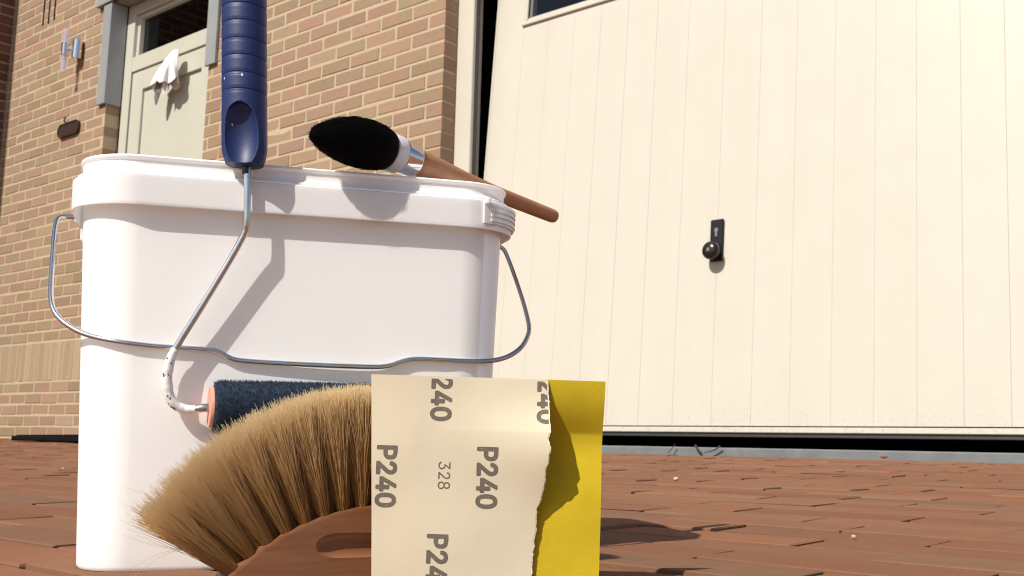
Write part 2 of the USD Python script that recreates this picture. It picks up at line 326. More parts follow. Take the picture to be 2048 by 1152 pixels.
PAV = [(0.232, 0.109, 0.059), (0.214, 0.095, 0.052), (0.241, 0.121, 0.067), (0.214, 0.111, 0.063), (0.238, 0.107, 0.056), (0.182, 0.102, 0.061)]
pitch, PL = 0.0755, 0.213
pavers = []
y = -2.31 + pitch * 30
row = 30
r_ = np.random.default_rng(3)
while y > -4.55:
    off = (row % 2) * PL / 2 + r_.normal(0, 0.014) + 0.09
    yc = y - pitch / 2
    x = -9.3 + (off % PL)
    while x < 2.9:
        if yc + pitch / 2 < 0.03:
            pavers.append((x + PL / 2, yc))
        x += PL
    y -= pitch; row -= 1
built = []
for (cx, cy) in pavers:
    lx, ly = PL - 0.0042 - abs(r_.normal(0, 0.0016)), pitch - 0.0032 - abs(r_.normal(0, 0.0010))
    v, f = chip_block(lx, ly, 0.03, 0.0013, r_)
    tl = r_.normal(0, 0.0035, 2)
    v[:, 2] += v[:, 0] * tl[0] * 0.6 + v[:, 1] * (SLOPE + tl[1]) + ground(cy) + np.clip(r_.normal(0, 0.0009), -0.002, 0.002)
    v[:, 0] += cx + r_.normal(0, 0.0006); v[:, 1] += cy
    ang = r_.normal(0, 0.006); dx, dy = v[:, 0] - cx, v[:, 1] - cy
    v[:, 0] = cx + dx - ang * dy; v[:, 1] = cy + dy + ang * dx
    c = np.array(PAV[r_.choice(6, p=[.32, .22, .18, .08, .18, .02])]) * r_.uniform(0.90, 1.09)
    sx, sy, w = screen((cx, cy, ground(cy)))
    q = [screen((cx + a * lx / 2, cy + b * ly / 2, ground(cy)))[:2] for a, b in ((-1, -1), (1, -1), (1, 1), (-1, 1))]
    area = Polygon(q).area if w > 0.2 else 0
    seen = w > 0.3 and any(-20 < a < 2068 and b < 1165 and not hidden(a, b) for a, b in q)
    built.append((area if seen else 0, v, f, c))
order = sorted(range(len(built)), key=lambda i: -built[i][0])
top = set(order[:290])
for i in order[:290]:
    _, v, f, c = built[i]; o = v.mean(0)
    obj('paver', (v, f), M['paver'], drive, tint=c)
rest = [built[i] for i in range(len(built)) if i not in top]
obj('paver_field', cat([trimesh.Trimesh(v, f, process=False) for _, v, f, c in rest]), M['paver'], drive,
    tint=np.vstack([np.tile(c, (len(v), 1)) for _, v, f, c in rest]), kind='stuff')

# ------------------------------------------------------------------ brick walls
COURSE, BL, J = 0.0730, 0.2222, 0.0132
Z0 = 1.4593
TAN = [(0.31, 0.22, 0.141), (0.317, 0.217, 0.143), (0.323, 0.21, 0.147), (0.301, 0.217, 0.138), (0.313, 0.235, 0.154), (0.328, 0.22, 0.151), (0.304, 0.207, 0.141)]
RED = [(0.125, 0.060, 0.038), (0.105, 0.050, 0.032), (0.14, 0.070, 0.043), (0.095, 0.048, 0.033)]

def brick_mesh(x0, x1, z0, z1, depth, r):
    v, f = chip_block(x1 - x0, z1 - z0, depth, 0.0024, r)
    v = np.c_[v[:, 0] + (x0 + x1) / 2, -v[:, 2] * 1.0 + np.clip(r.normal(0, 0.0009), -0.002, 0.002), v[:, 1] + (z0 + z1) / 2]
    return v, f[:, ::-1] if False else f

def cut(iv, holes):
    out = [iv]
    for a, b in holes:
        out = [s for p, q in out for s in ((p, min(q, a)), (max(p, b), q)) if s[1] - s[0] > 0.02]
    return out

def lay(x0, x1, zlo, zhi, anchor, holes, palette, r, k0=None, deep_at=()):
    """stretcher bond: rows of bricks between x0 and x1, cut round the holes (xa, xb, za, zb)"""
    out = []
    k = math.floor((zlo - Z0) / COURSE) if k0 is None else k0
    zb = Z0 + COURSE * k
    while zb < zhi - 0.02:
        z0, z1 = max(zb, zlo) + J / 2, min(zb + COURSE, zhi) - J / 2
        if z1 - z0 > 0.015:
            hs = sorted((a, b) for a, b, c, d in holes if c < zb + COURSE * 0.6 and d > zb + COURSE * 0.4)
            segs = cut((x0, x1), hs)
            shift = 0 if k % 2 else BL / 2
            lo = math.floor((x0 - anchor) / BL) - 1
            for n in range(lo, int((x1 - anchor) / BL) + 2):
                a, b = anchor + shift + n * BL, anchor + shift + (n + 1) * BL
                for p, q in segs:
                    u, w = max(a, p), min(b, q)
                    if w - u > 0.035:
                        e0 = 0 if abs(u - p) < 1e-6 and p != x0 else J / 2
                        e1 = 0 if abs(w - q) < 1e-6 and q != x1 else J / 2
                        edge = e0 == 0 or e1 == 0
                        jit = r.normal(0, 0.0011, 2)
                        out.append((u + e0, w - e1, z0 + jit[0], z1 + jit[1], 0.098 if edge else 0.03, edge))
        k += 1; zb += COURSE
    return out

def place_bricks(parent, bricks, palette, r, material, limit, world=lambda p: p, fieldname='brick_field'):
    done = []
    for (x0, x1, z0, z1, dep, edge) in bricks:
        v, f = brick_mesh(x0, x1, z0, z1, dep, r)
        c = np.array(palette[r.integers(len(palette))]) * r.uniform(0.90, 1.09)
        q = [screen(world(np.array([a, 0, b]))) for a, b in ((x0, z0), (x1, z0), (x1, z1), (x0, z1))]
        ok = all(p[2] > 0.3 for p in q) and any(-5 < p[0] < 2053 and -5 < p[1] < 1157 and not hidden(p[0], p[1]) for p in q)
        done.append((Polygon([p[:2] for p in q]).area if ok else 0, v, f, c))
    order = sorted(range(len(done)), key=lambda i: -done[i][0])
    chosen = [i for i in order[:limit] if done[i][0] > 0]; cs = set(chosen)
    for i in chosen:
        obj('brick', (done[i][1], done[i][2]), material, parent, tint=done[i][3])
    rest = [done[i] for i in range(len(done)) if i not in cs]
    if rest:
        obj(fieldname, cat([trimesh.Trimesh(v, f, process=False) for _, v, f, c in rest]), material, parent,
            tint=np.vstack([np.tile(c, (len(v), 1)) for _, v, f, c in rest]), kind='stuff')

XW, XE, TOP = -8.011, 1.6, 4.25
FD = (-6.545, -5.393, 0.0, 2.96)        # front door opening
GD = (-3.462, -0.80, 0.0, 2.50)         # garage opening
house = thing('brick_house', 'pale tan brick house front with front door and garage openings', 'house')
r_ = np.random.default_rng(11)
holes = [FD, GD]
SOLD = (0.466, 0.729)
bricks = lay(XW + 0.002, XE, SOLD[1], TOP, -3.462, holes, TAN, r_)
low = []
Zs = Z0
Z0 = SOLD[0] - 6 * COURSE
low = lay(XW + 0.002, XE, 0.07, SOLD[0], -3.462 + 0.05, holes, TAN, r_, k0=0)
Z0 = Zs
sold = []
x = XW + 0.006
while x < XE - 0.06:
    if not (FD[0] - 0.055 < x < FD[1] or GD[0] - 0.055 < x < GD[1]):
        sold.append((x + 0.003, x + 0.0625, SOLD[0] + 0.006, SOLD[1] - 0.006, 0.03, False))
    x += 0.0655
place_bricks(house, bricks + low, TAN, r_, M['brick'], 270)
SOL = [(0.355, 0.275, 0.175), (0.365, 0.270, 0.178), (0.345, 0.262, 0.168)]
place_bricks(house, sold, SOL, r_, M['brick'], 29, fieldname='soldier_field')
front = Polygon([(XW - 0.18, -0.3), (XE, -0.3), (XE, TOP + 0.03), (XW - 0.18, TOP + 0.03)])
for a, b, c, d in holes:
    front = front.difference(sbox(a - 0.003, c - 1, b + 0.003, d + 0.003))
core = trimesh.creation.extrude_polygon(front, 0.100, engine='earcut')
core.vertices = np.c_[core.vertices[:, 0], 0.1022 - core.vertices[:, 2], core.vertices[:, 1]]
obj('mortar', core, M['mortar'], house)
obj('coping', bx(XW - 0.02, XE + 0.03, -0.05, 0.28, TOP + 0.032, TOP + 0.11, 0.006), M['sill'], house)
# rooms behind the openings
room = []
for (a, b, z1, y0) in ((GD[0] - 0.35, GD[1] + 0.35, 2.62, 0.1045), (FD[0] - 0.30, FD[1] + 0.30, 3.05, 0.215)):
    room += [bx(a, b, y0 + 3.2, y0 + 3.3, 0.0, z1), bx(a - 0.1, a, y0, y0 + 3.3, 0.0, z1), bx(b, b + 0.1, y0, y0 + 3.3, 0.0, z1), bx(a - 0.1, b + 0.1, y0, y0 + 3.3, z1, z1 + 0.1), bx(a - 0.1, b + 0.1, y0 + 0.02, y0 + 3.3, -0.02, 0.085)]
obj('inside_walls', cat(room), M['inside'], house)
# three open ventilation slots high on the left
for sx, sz in ((-7.54, 3.035), (-7.457, 3.03), (-7.374, 3.037)):
    obj('air_slot', bx(sx - 0.0075, sx + 0.0075, -0.0035, 0.02, sz, sz + 0.37), M['rubber'], house)
# blue grey cladding round the front door
def board(*a): obj('door_trim', bx(*a, 0.002), M['zinc_blue'], house)
board(-6.632, -6.548, -0.022, -0.003, 2.257, 2.945)
board(-6.5455, -6.532, -0.022, 0.096, 2.257, 2.945)
board(-5.402, -5.300, -0.022, -0.003, 2.257, 2.945)
board(-6.72, -5.215, -0.034, -0.003, 2.948, 3.16)
board(-6.53, -5.405, -0.022, 0.13, 2.948, 2.972)
# garage frame posts and head
for a, b in ((-3.461, -3.360), (-0.903, -0.801)):
    obj('garage_post', bx(a, b, 0.086, 0.108, 0.118, 2.47, 0.003), M['cream_paint'], house)
obj('garage_head', bx(-3.358, -0.905, 0.086, 0.150, 2.39, 2.47, 0.003), M['cream_paint'], house)
obj('stop_strip', bx(-3.374, -3.354, 0.1085, 0.122, 0.118, 2.385), M['dark_steel'], house)
obj('stop_strip', bx(-0.909, -0.889, 0.1085, 0.122, 0.118, 2.385), M['dark_steel'], house)
obj('guide_rail', bx(-3.366, -3.362, 0.128, 0.150, 0.118, 2.385), M['greybar'], house)
obj('garage_sill', bx(-3.459, -0.803, 0.048, 0.24, 0.05, 0.119, 0.004), M['sill'], house)
obj('door_sill', bx(-6.542, -5.396, 0.03, 0.21, 0.06, 0.16, 0.004), M['sill'], house)

# ------------------------------------------------------------------ wing wall at the left
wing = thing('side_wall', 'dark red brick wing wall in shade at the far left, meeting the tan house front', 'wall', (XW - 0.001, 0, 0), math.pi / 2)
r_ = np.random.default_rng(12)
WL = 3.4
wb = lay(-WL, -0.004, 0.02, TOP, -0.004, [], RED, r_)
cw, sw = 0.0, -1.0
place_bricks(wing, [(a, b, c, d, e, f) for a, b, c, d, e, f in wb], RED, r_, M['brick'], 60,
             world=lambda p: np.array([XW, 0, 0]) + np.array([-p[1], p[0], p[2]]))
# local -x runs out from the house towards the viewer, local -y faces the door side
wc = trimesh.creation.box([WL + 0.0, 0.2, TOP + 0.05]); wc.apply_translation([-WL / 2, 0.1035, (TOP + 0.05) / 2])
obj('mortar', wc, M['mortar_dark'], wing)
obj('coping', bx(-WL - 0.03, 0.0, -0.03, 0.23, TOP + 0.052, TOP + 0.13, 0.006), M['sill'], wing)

# ------------------------------------------------------------------ front door
fd = thing('front_door', 'cream panelled front door with dark glass transom above it', 'door')
def fpart(name, m, mt='door_paint', **kw): return obj(name, m, M[mt], fd, **kw)
Yd = 0.100
fpart('frame_post', bx(-6.530, -6.440, Yd, Yd + 0.11, 0.161, 2.945, 0.003))
fpart('frame_post', bx(-5.498, -5.408, Yd, Yd + 0.11, 0.161, 2.945, 0.003))
fpart('transom_rail', bx(-6.438, -5.500, Yd + 0.001, Yd + 0.11, 2.475, 2.578, 0.003))
fpart('frame_head', bx(-6.438, -5.500, Yd + 0.001, Yd + 0.11, 2.874, 2.944, 0.003))
for a, b, c, d in ((-6.438, -6.405, 2.58, 2.872), (-5.533, -5.5, 2.58, 2.872), (-6.403, -5.535, 2.846, 2.872)):
    fpart('glazing_bead', bx(a, b, Yd + 0.022, Yd + 0.06, c, d, 0.003))
fpart('pane', bx(-6.404, -5.534, Yd + 0.052, Yd + 0.058, 2.579, 2.845), 'pane')
fpart('door_leaf', bx(-6.430, -5.506, Yd + 0.026, Yd + 0.07, 0.166, 2.468, 0.003))
# raised stiles and rails round a sunk panel
sy0, sy1 = Yd + 0.008, Yd + 0.0255
fpart('stile', bx(-6.430, -6.300, sy0, sy1, 0.166, 2.468, 0.004))
fpart('stile', bx(-5.636, -5.506, sy0, sy1, 0.166, 2.468, 0.004))
fpart('rail', bx(-6.2985, -5.6375, sy0, sy1, 2.335, 2.467, 0.004))
fpart('rail', bx(-6.2985, -5.6375, sy0, sy1, 0.168, 0.36, 0.004))
fpart('panel', bx(-6.268, -5.668, sy0 + 0.008, sy1, 0.392, 2.303, 0.006))

# ------------------------------------------------------------------ garage door: planks, leaning in at the top
TH = math.radians(4.17)
gm = np.eye(4); gm[:3, 1] = [0, math.cos(TH), -math.sin(TH)]; gm[:3, 2] = [0, math.sin(TH), math.cos(TH)]; gm[:3, 3] = [-3.334, 0.088, 0.168]
gd = thing('garage_door', 'tall cream garage door of vertical planks, tilted slightly open', 'garage door', matrix=gm)
def gp(name, m, mt='cream_paint', **kw): return obj(name, m, M[mt], gd, **kw)
GW, GH = 2.405, 2.20
js = [0.0, 0.165, 0.315, 0.463, 0.612, 0.755, 0.906, 1.061, 1.2285, 1.3905, 1.5405, 1.693, 1.8445, 1.9895, 2.138, 2.28, GW]
WX0, WX1, WZ0, WZ1 = 0.188, 1.02, 1.905, 2.14          # window opening in the planks
for a, b in zip(js[:-1], js[1:]):
    w = 0.0002
    segs = [(a + w, b - w, 0.030, GH)]
    if b > WX0 and a < WX1:
        segs = [(a + w, b - w, 0.030, WZ0)]
        if a + w < WX0: segs.append((a + w, WX0, WZ0 + 0.0005, GH))
        if b - w > WX1: segs.append((WX1, b - w, WZ0 + 0.0005, GH))
        segs.append((max(a + w, WX0), min(b - w, WX1), WZ1, GH))
    gp('plank', cat([bx(p, q, 0.0005 * math.sin(a * 37), 0.022, c, d, 0.0005) for p, q, c, d in segs]))
gp('backing', cat([bx(0.004, GW - 0.004, 0.0225, 0.040, 0.03, WZ0 - 0.002), bx(0.004, WX0 - 0.002, 0.0225, 0.04, WZ0 - 0.001, GH - 0.002), bx(WX1 + 0.002, GW - 0.004, 0.0225, 0.04, WZ0 - 0.001, GH - 0.002)]))
gp('edge_strip', bx(-0.016, -0.002, 0.001, 0.042, 0.0, GH, 0.002))
gp('bottom_rail', bx(0.0, GW, -0.003, 0.041, 0.006, 0.0255, 0.002))
gp('rubber_seal', bx(0.0, GW, 0.006, 0.036, -0.008, 0.0055), 'dark_steel')
fr = gp('window', cat([bx(WX0 - 0.03, WX1 + 0.03, -0.012, -0.0005, WZ0 - 0.035, WZ0 - 0.012, 0.003), bx(WX0 - 0.012, WX0, -0.009, 0.03, WZ0 - 0.0115, WZ1 + 0.02, 0.003), bx(WX1, WX1 + 0.012, -0.009, 0.03, WZ0 - 0.0115, WZ1 + 0.02, 0.003), bx(WX0, WX1, -0.009, 0.03, WZ1 + 0.001, WZ1 + 0.02, 0.003)]))
obj('bead', cat([bx(WX0 + 0.0005, WX0 + 0.016, 0.006, 0.022, WZ0, WZ1, 0.002), bx(WX0 + 0.0165, WX1 - 0.001, 0.006, 0.022, WZ0 - 0.0, WZ0 + 0.008, 0.002)]), M['greybar'], fr)
obj('pane', bx(WX0 + 0.001, WX1 - 0.001, 0.0155, 0.020, WZ0, WZ1), M['pane'], fr)
# lock plate with its knob
KX, KZ = 1.2305, 0.690
plate = gp('lock_plate', bx(KX - 0.0285, KX + 0.0285, -0.011, -0.001, KZ - 0.042, KZ + 0.123, 0.004), 'black_plastic')
kp = np.array([(KX, y, KZ - 0.008) for y in (-0.011, -0.014, -0.028, -0.032, -0.036, -0.044, -0.054, -0.062, -0.066, -0.067)])
obj('knob', fix(revolve(kp, [0.022, 0.018, 0.0165, 0.024, 0.0315, 0.0350, 0.0338, 0.0268, 0.0145, 0.002], 40)), M['black_plastic'], plate, smooth=50)
obj('knob_cap', bx(KX - 0.006, KX + 0.006, -0.0685, -0.0672, KZ - 0.015, KZ - 0.002, 0.0004), M['greybar'], plate)
key = cat([fix(trimesh.creation.cylinder(0.0085, 0.004, sections=24)), trimesh.creation.box([0.008, 0.028, 0.004])])
key.vertices[26 * 1 + len(key.vertices) - 26 - 8:] += [0, 0, 0]
key = cat([trimesh.creation.cylinder(0.0085, 0.004, sections=24), trimesh.creation.box([0.0095, 0.022, 0.0038], transform=trimesh.transformations.translation_matrix([0, -0.014, 0]))])
key.vertices = np.c_[key.vertices[:, 0] + KX, -key.vertices[:, 2] - 0.0115, key.vertices[:, 1] + KZ + 0.080]
obj('keyhole', fix(key), M['greybar'], plate)

# ------------------------------------------------------------------ wall fittings
wl = thing('wall_lamp', 'chrome wall lamp with upright glass tube beside the front door', 'lamp', (-7.005, -0.003, 2.70))
def cyl(p0, p1, r, n=32, ch=0.002):
    p0, p1 = np.array(p0, float), np.array(p1, float); d = (p1 - p0) / np.linalg.norm(p1 - p0)
    return fix(revolve([p0, p0 + d * 1e-5, p0 + d * ch, p1 - d * ch, p1 - d * 1e-5, p1], [r - ch, r - ch * 0.9, r, r, r - ch * 0.9, r - ch], n))
obj('mount', cyl((0.085, -0.034, -0.066), (0.085, -0.034, 0.066), 0.034), M['chrome'], wl, smooth=40)
obj('arm', cyl((0.078, -0.058, -0.005), (0.052, -0.088, -0.005), 0.012), M['chrome'], wl, smooth=40)
obj('clamp', cyl((0.040, -0.098, -0.050), (0.040, -0.098, 0.038), 0.0225), M['chrome'], wl, smooth=40)
gt = trimesh.creation.annulus(0.0150, 0.0195, 0.30, sections=32); gt.apply_translation([0.040, -0.098, -0.015])
obj('glass_tube', gt, M['lamp_glass'], wl, smooth=40)
obj('tube_cap', cyl((0.040, -0.098, -0.166), (0.040, -0.098, -0.160), 0.0145), M['white_plastic'], wl, smooth=40)

pq = thing('name_plaque', 'dark brown oval plaque screwed to the brick wall below the lamp', 'plaque', (-6.995, -0.003, 2.165))
ov = LineString([(-0.095, 0), (0.095, 0)]).buffer(0.047)
om = trimesh.creation.extrude_polygon(ov, 0.014, engine='earcut'); om.vertices = np.c_[om.vertices[:, 0], -om.vertices[:, 2], om.vertices[:, 1]]
obj('plate', om, M['plaque'], pq)
rim = trimesh.creation.extrude_polygon(ov.difference(ov.buffer(-0.008)), 0.004, engine='earcut'); rim.vertices = np.c_[rim.vertices[:, 0], -0.0142 - rim.vertices[:, 2], rim.vertices[:, 1]]
obj('rim', rim, M['plaque'], pq)
obj('hook', fix(tube(smooth_path([(-0.045, 0, 0.05), (-0.045, -0.02, 0.055), (-0.047, -0.024, 0.075), (-0.045, -0.012, 0.09)], 14), 0.005, 8)), M['twig'], pq, smooth=50)

# white rag with a grey lining hanging on the front door
rag = thing('white_rag', 'crumpled white rag with a grey lining hanging on the front door', 'rag', (-5.90, Yd + 0.004, 2.33))
n, k = 72, 26; a = np.linspace(0, 2 * np.pi, n, endpoint=False); rings = []
for i, t in enumerate(np.linspace(0, 1, k)):
    w = 0.032 + 0.082 * t ** 0.8; d_ = 0.016 + 0.040 * t
    fold = 1 + 0.16 * t * np.sin(5 * a + 2.2 * t) + 0.10 * t * np.sin(9 * a - 3 * t + 1)
    rings.append(np.c_[0.075 - 0.090 * t + w * np.cos(a) * fold, -0.062 - 0.0 * t + d_ * np.sin(a) * fold - 0.012 * np.sin(3.1 * t), 0.135 - 0.190 * t + 0.020 * t * np.sin(3 * a + 1) + 0.010 * t * np.cos(7 * a)])
obj('cloth', fix(loft(rings, cap1=False)), M['white_cloth'], rag, smooth=60)
for (ox, wz, ln, ph) in ((-0.085, 0.026, 0.150, 0.3), (-0.060, 0.030, 0.095, 2.1), (-0.005, 0.032, 0.105, 1.7), (0.040, 0.026, 0.085, 2.6)):
    rr = []
    for t in np.linspace(0, 1, 14):
        w = wz * (0.8 + 0.5 * math.sin(2.6 * t + ph)) * (1 - 0.65 * t ** 2)
        rr.append(np.c_[ox - 0.02 * t + w * np.cos(a) * (1 + 0.2 * np.sin(3 * a + 4 * t)), -0.062 + 0.45 * w * np.sin(a) * (1 + 0.25 * np.sin(4 * a + ph)), np.full(n, -0.02 - ln * t)])
    obj('lining', fix(loft(rr)), M['grey_cloth'] if ox != -0.005 else M['white_cloth'], rag, smooth=60)

# black mat at the foot of the wall
mt = thing('door_mat', 'flat black rubber mat at the foot of the brick wall', 'mat', (-5.95, -0.33, ground(-0.33)))
mm = bx(-0.36, 0.62, -0.20, 0.22, 0.006, 0.034, 0.006); mm.vertices[:, 2] += SLOPE * mm.vertices[:, 1]
obj('mat', mm, M['rubber'], mt)
ribs = []
for i in range(16):
    rb = bx(-0.34 + i * 0.059, -0.34 + i * 0.059 + 0.025, -0.18, 0.20, 0.0345, 0.039); rb.vertices[:, 2] += SLOPE * rb.vertices[:, 1]; ribs.append(rb)
obj('rib', cat(ribs), M['rubber'], mt)

# ------------------------------------------------------------------ the still life in front of the house
def ST(xc, d, z): return np.array([0, -DIST, 0]) + rt * xc + ah * d + np.array([0, 0, z])
def staged(name, label, cat_, xc, d, z, **kw): return thing(name, label, cat_, ST(xc, d, z), YAW, **kw)

# paint bucket -----------------------------------------------------
P0 = np.array([-0.7350, -3.0641, -0.0051]); bd = np.array([0.5301, 0.8475, 0.0263]); bn = np.array([0, -0.031, 0.9995])
tilt = math.radians(-0.55)
bd, bn = bd * math.cos(tilt) + bn * math.sin(tilt), bn * math.cos(tilt) - bd * math.sin(tilt)
bd /= np.linalg.norm(bd); bn -= bd * (bn @ bd); bn /= np.linalg.norm(bn); bi = np.cross(bn, bd)
bm = np.eye(4); bm[:3, 0] = bd; bm[:3, 1] = bi; bm[:3, 2] = bn; bm[:3, 3] = P0 + bn * 0.0015
bucket = thing('paint_bucket', 'large white rectangular plastic paint bucket with lid and wire handle', 'bucket', matrix=bm)
CX, CY = 0.1475, 0.100
def rrect(hw, hd, r, z, n=14):
    out = []
    for sx, sy, a0 in ((1, -1, -90), (1, 1, 0), (-1, 1, 90), (-1, -1, 180)):
        for t in np.linspace(0, 90, n):
            a_ = math.radians(a0 + t)
            out.append((CX + sx * (hw - r) + r * math.cos(a_), CY + sy * (hd - r) + r * math.sin(a_), z))
    return np.array(out)
def hw(z): return 0.1512 + 0.0385 * z
def hd(z): return 0.1000 + 0.036 * z
def ring(o, z): return rrect(hw(z) + o, hd(z) + o, 0.036 + 0.02 * z + o, z)
body = [ring(-0.004, -0.0036), ring(-0.0014, -0.0031), ring(-0.0004, -0.0018), ring(0, 0.0)] + [ring(0, z) for z in np.linspace(0.02, 0.276, 14)]
obj('body', fix(loft(body, cap1=True)), M['white_plastic'], bucket, smooth=40)
sk = [ring(0.0002, 0.2775), ring(0.0062, 0.2778), ring(0.0074, 0.2770), ring(0.0078, 0.2752), ring(0.0084, 0.2575), ring(0.0084, 0.2552), ring(0.0080, 0.2546), ring(0.0070, 0.2546), ring(0.0064, 0.2554), ring(0.0060, 0.2730), ring(0.0002, 0.2735)]
obj('rim_band', fix(loft(sk, cap0=False, cap1=False)), M['white_plastic'], bucket, smooth=40)
lid = [ring(0.0044, 0.2774), ring(0.0050, 0.2786), ring(0.0047, 0.2798), ring(0.0034, 0.2806), ring(0.0020, 0.2816), ring(0.0011, 0.2832), ring(0.0007, 0.2855), ring(0.0008, 0.2885), ring(0.0022, 0.2896), ring(0.0025, 0.2910), ring(0.0018, 0.2921), ring(0.0, 0.2924), ring(-0.004, 0.2920), ring(-0.006, 0.2885), ring(-0.010, 0.2880)]
obj('lid', fix(loft(lid, cap0=True)), M['white_plastic'], bucket, smooth=40)
def seg(oin, oout, z0, z1, i0, i1, fn=14, lead=0.0, tail=0.0):
    """a strip that wraps round the front right corner"""
    A, B = [], []
    for o, L in ((oout, A), (oin, B)):
        q = rrect(hw(z0) + o, hd(z0) + o, 0.036 + 0.02 * z0 + o, 0, fn)[i0:i1]
        if lead: q = np.vstack([q[:1] - [lead, 0, 0], q])
        L.append(q)
    A, B = A[0], B[0]; k_ = len(A)
    v = np.vstack([np.c_[A[:, :2], np.full(k_, z0)], np.c_[A[:, :2], np.full(k_, z1)], np.c_[B[:, :2], np.full(k_, z0)], np.c_[B[:, :2], np.full(k_, z1)]])
    f = []
    for j in range(k_ - 1):
        a_, b_, c_, d_ = j, j + k_, j + 2 * k_, j + 3 * k_
        f += [[a_, a_ + 1, b_ + 1], [a_, b_ + 1, b_], [c_ + 1, c_, d_], [c_ + 1, d_, d_ + 1], [b_, b_ + 1, d_ + 1], [b_, d_ + 1, d_], [a_ + 1, a_, c_], [a_ + 1, c_, c_ + 1]]
    e = k_ - 1
    f += [[0, k_, 3 * k_], [0, 3 * k_, 2 * k_], [e, 2 * k_ + e, 3 * k_ + e], [e, 3 * k_ + e, k_ + e]]
    return fix(trimesh.Trimesh(v, f, process=False))
tab = obj('tear_tab', seg(0.0079, 0.0103, 0.2590, 0.2765, 5, 28, 28), M['white_plastic'], bucket, smooth=40)
for i in range(4):
    z = 0.2610 + 0.0040 * i
    obj('grip_rib', seg(0.0104, 0.0113, z, z + 0.0018, 7, 28, 28), M['white_plastic'], tab, smooth=40)
obj('tab_hinge', bx(0.2825, 0.2870, -0.0195, -0.0160, 0.2735, 0.2795, 0.0012), M['white_plastic'], bucket)
for sx, x0 in ((-1, -0.0190), (1, 0.3175)):
    obj('handle_ear', cat([bx(x0, x0 + 0.003, 0.083, 0.117, 0.242, 0.2745, 0.001), bx(min(x0, x0 + sx * 0.006), max(x0, x0 + sx * 0.006) + 0.003, 0.094, 0.106, 0.257, 0.269, 0.002)]), M['milky'], bucket)
bail = [(-0.0262, 0.0999, 0.2629), (-0.0344, 0.0998, 0.2628), (-0.038, 0.0969, 0.2596), (-0.0384, 0.0895, 0.2515), (-0.036, 0.0644, 0.2242), (-0.0326, 0.0333, 0.1903), (-0.0282, 0.0224, 0.1784), (-0.0197, 0.0147, 0.17), (-0.0071, 0.008, 0.1627), (0.0135, 0.0029, 0.1572), (0.0409, 0.0005, 0.1545), (0.0616, -0.0001, 0.1539), (0.0808, -0.0003, 0.1536), (0.0868, -0.0016, 0.1522), (0.0949, -0.0057, 0.1478), (0.1019, -0.0073, 0.146), (0.1468, -0.0085, 0.1447), (0.1988, -0.0089, 0.1443), (0.2122, -0.0079, 0.1454), (0.2226, -0.0036, 0.15), (0.2327, -0.0019, 0.1519), (0.2622, -0.0024, 0.1513), (0.2904, -0.0022, 0.1516), (0.3078, 0.0013, 0.1553), (0.3228, 0.0094, 0.1642), (0.3322, 0.0204, 0.1762), (0.3353, 0.0287, 0.1852), (0.3361, 0.0521, 0.2108), (0.3341, 0.087, 0.2488), (0.332, 0.0975, 0.2605), (0.322, 0.100, 0.263)]
bail = [(-0.016, 0.1, 0.263)] + bail
bail = np.array(bail); inside = (bail[:, 0] > 0.005) & (bail[:, 0] < 0.29)
bail[inside, 1] = np.minimum(bail[inside, 1], -0.036 * bail[inside, 2] - 0.0022)
obj('wire_handle', fix(tube(smooth_path(bail, 260), 0.0019, 14)), M['steel_wire'], bucket, smooth=60)

# paint roller -----------------------------------------------------
ro = staged('paint_roller', 'blue-handled paint roller with dark blue nap sleeve leaning against the bucket', 'paint roller', -0.195, 0.776, 0.09)
O = np.array([-0.195, 0.776, 0.09])
wire = np.array([(-0.1957, 0.776, 0.292), (-0.1935, 0.777, 0.2437), (-0.1951, 0.777, 0.2345), (-0.221, 0.774, 0.1826), (-0.2377, 0.772, 0.1517), (-0.2418, 0.771, 0.1403), (-0.243, 0.772, 0.127), (-0.2411, 0.773, 0.1166), (-0.2367, 0.775, 0.1099), (-0.2293, 0.778, 0.107), (-0.2180, 0.7850, 0.1085), (-0.2113, 0.7875, 0.1096), (-0.09, 0.834, 0.113)]) - O
wire[2:10, 1] += 0.009; wire[0:2, 1] += 0.0065
wp = smooth_path(wire, 300)
obj('wire_frame', fix(tube(wp, 0.0025, 18)), M['steel_wire'], ro, smooth=60)
# dried white paint on the lower bend of the wire
i0 = int(np.argmin(np.linalg.norm(wp - (np.array([-0.2385, 0.781, 0.150]) - O), axis=1))); i1 = int(np.argmin(np.linalg.norm(wp - (np.array([-0.2215, 0.783, 0.1078]) - O), axis=1)))
pp = wp[i0:i1]; tt = np.linspace(0, 1, len(pp))
rad = 0.0026 + 0.0013 * np.clip(np.sin(np.pi * np.clip(tt * 1.05, 0, 1)), 0, 1) ** 0.5 * (0.8 + 0.35 * meshkit.noise(np.c_[tt * 22, tt * 0, tt * 0], 3))
obj('dried_paint', fix(tube(pp, rad, 18)), M['wet_paint'], ro, smooth=60)
cu_ = wp[i1 + 1:i1 + 22]
obj('collar', fix(tube(cu_, 0.0031, 18)), M['steel_wire'], ro, smooth=40)
e0, e1 = np.array([-0.2113, 0.7875, 0.1096]) - O, np.array([-0.0880, 0.8362, 0.1131]) - O
ax = (e1 - e0) / np.linalg.norm(e1 - e0); RL = np.linalg.norm(e1 - e0)
RN = 0.0183
sl = obj('nap_sleeve', fix(revolve([e0 + ax * t for t in (0.0, 0.0001, 0.0022, 0.005, 0.03, 0.06, 0.09, RL - 0.005, RL - 0.002, RL)], [0.0135, 0.0150, 0.0172, RN, RN, RN, RN, RN, 0.0172, 0.0150], 64)), M['nap'], ro, smooth=50)
ca = fix(revolve([e0 - ax * 0.0022, e0 - ax * 0.0021, e0 - ax * 0.0008, e0 + ax * 0.001], [0.0125, 0.0140, 0.0150, 0.0150], 56))
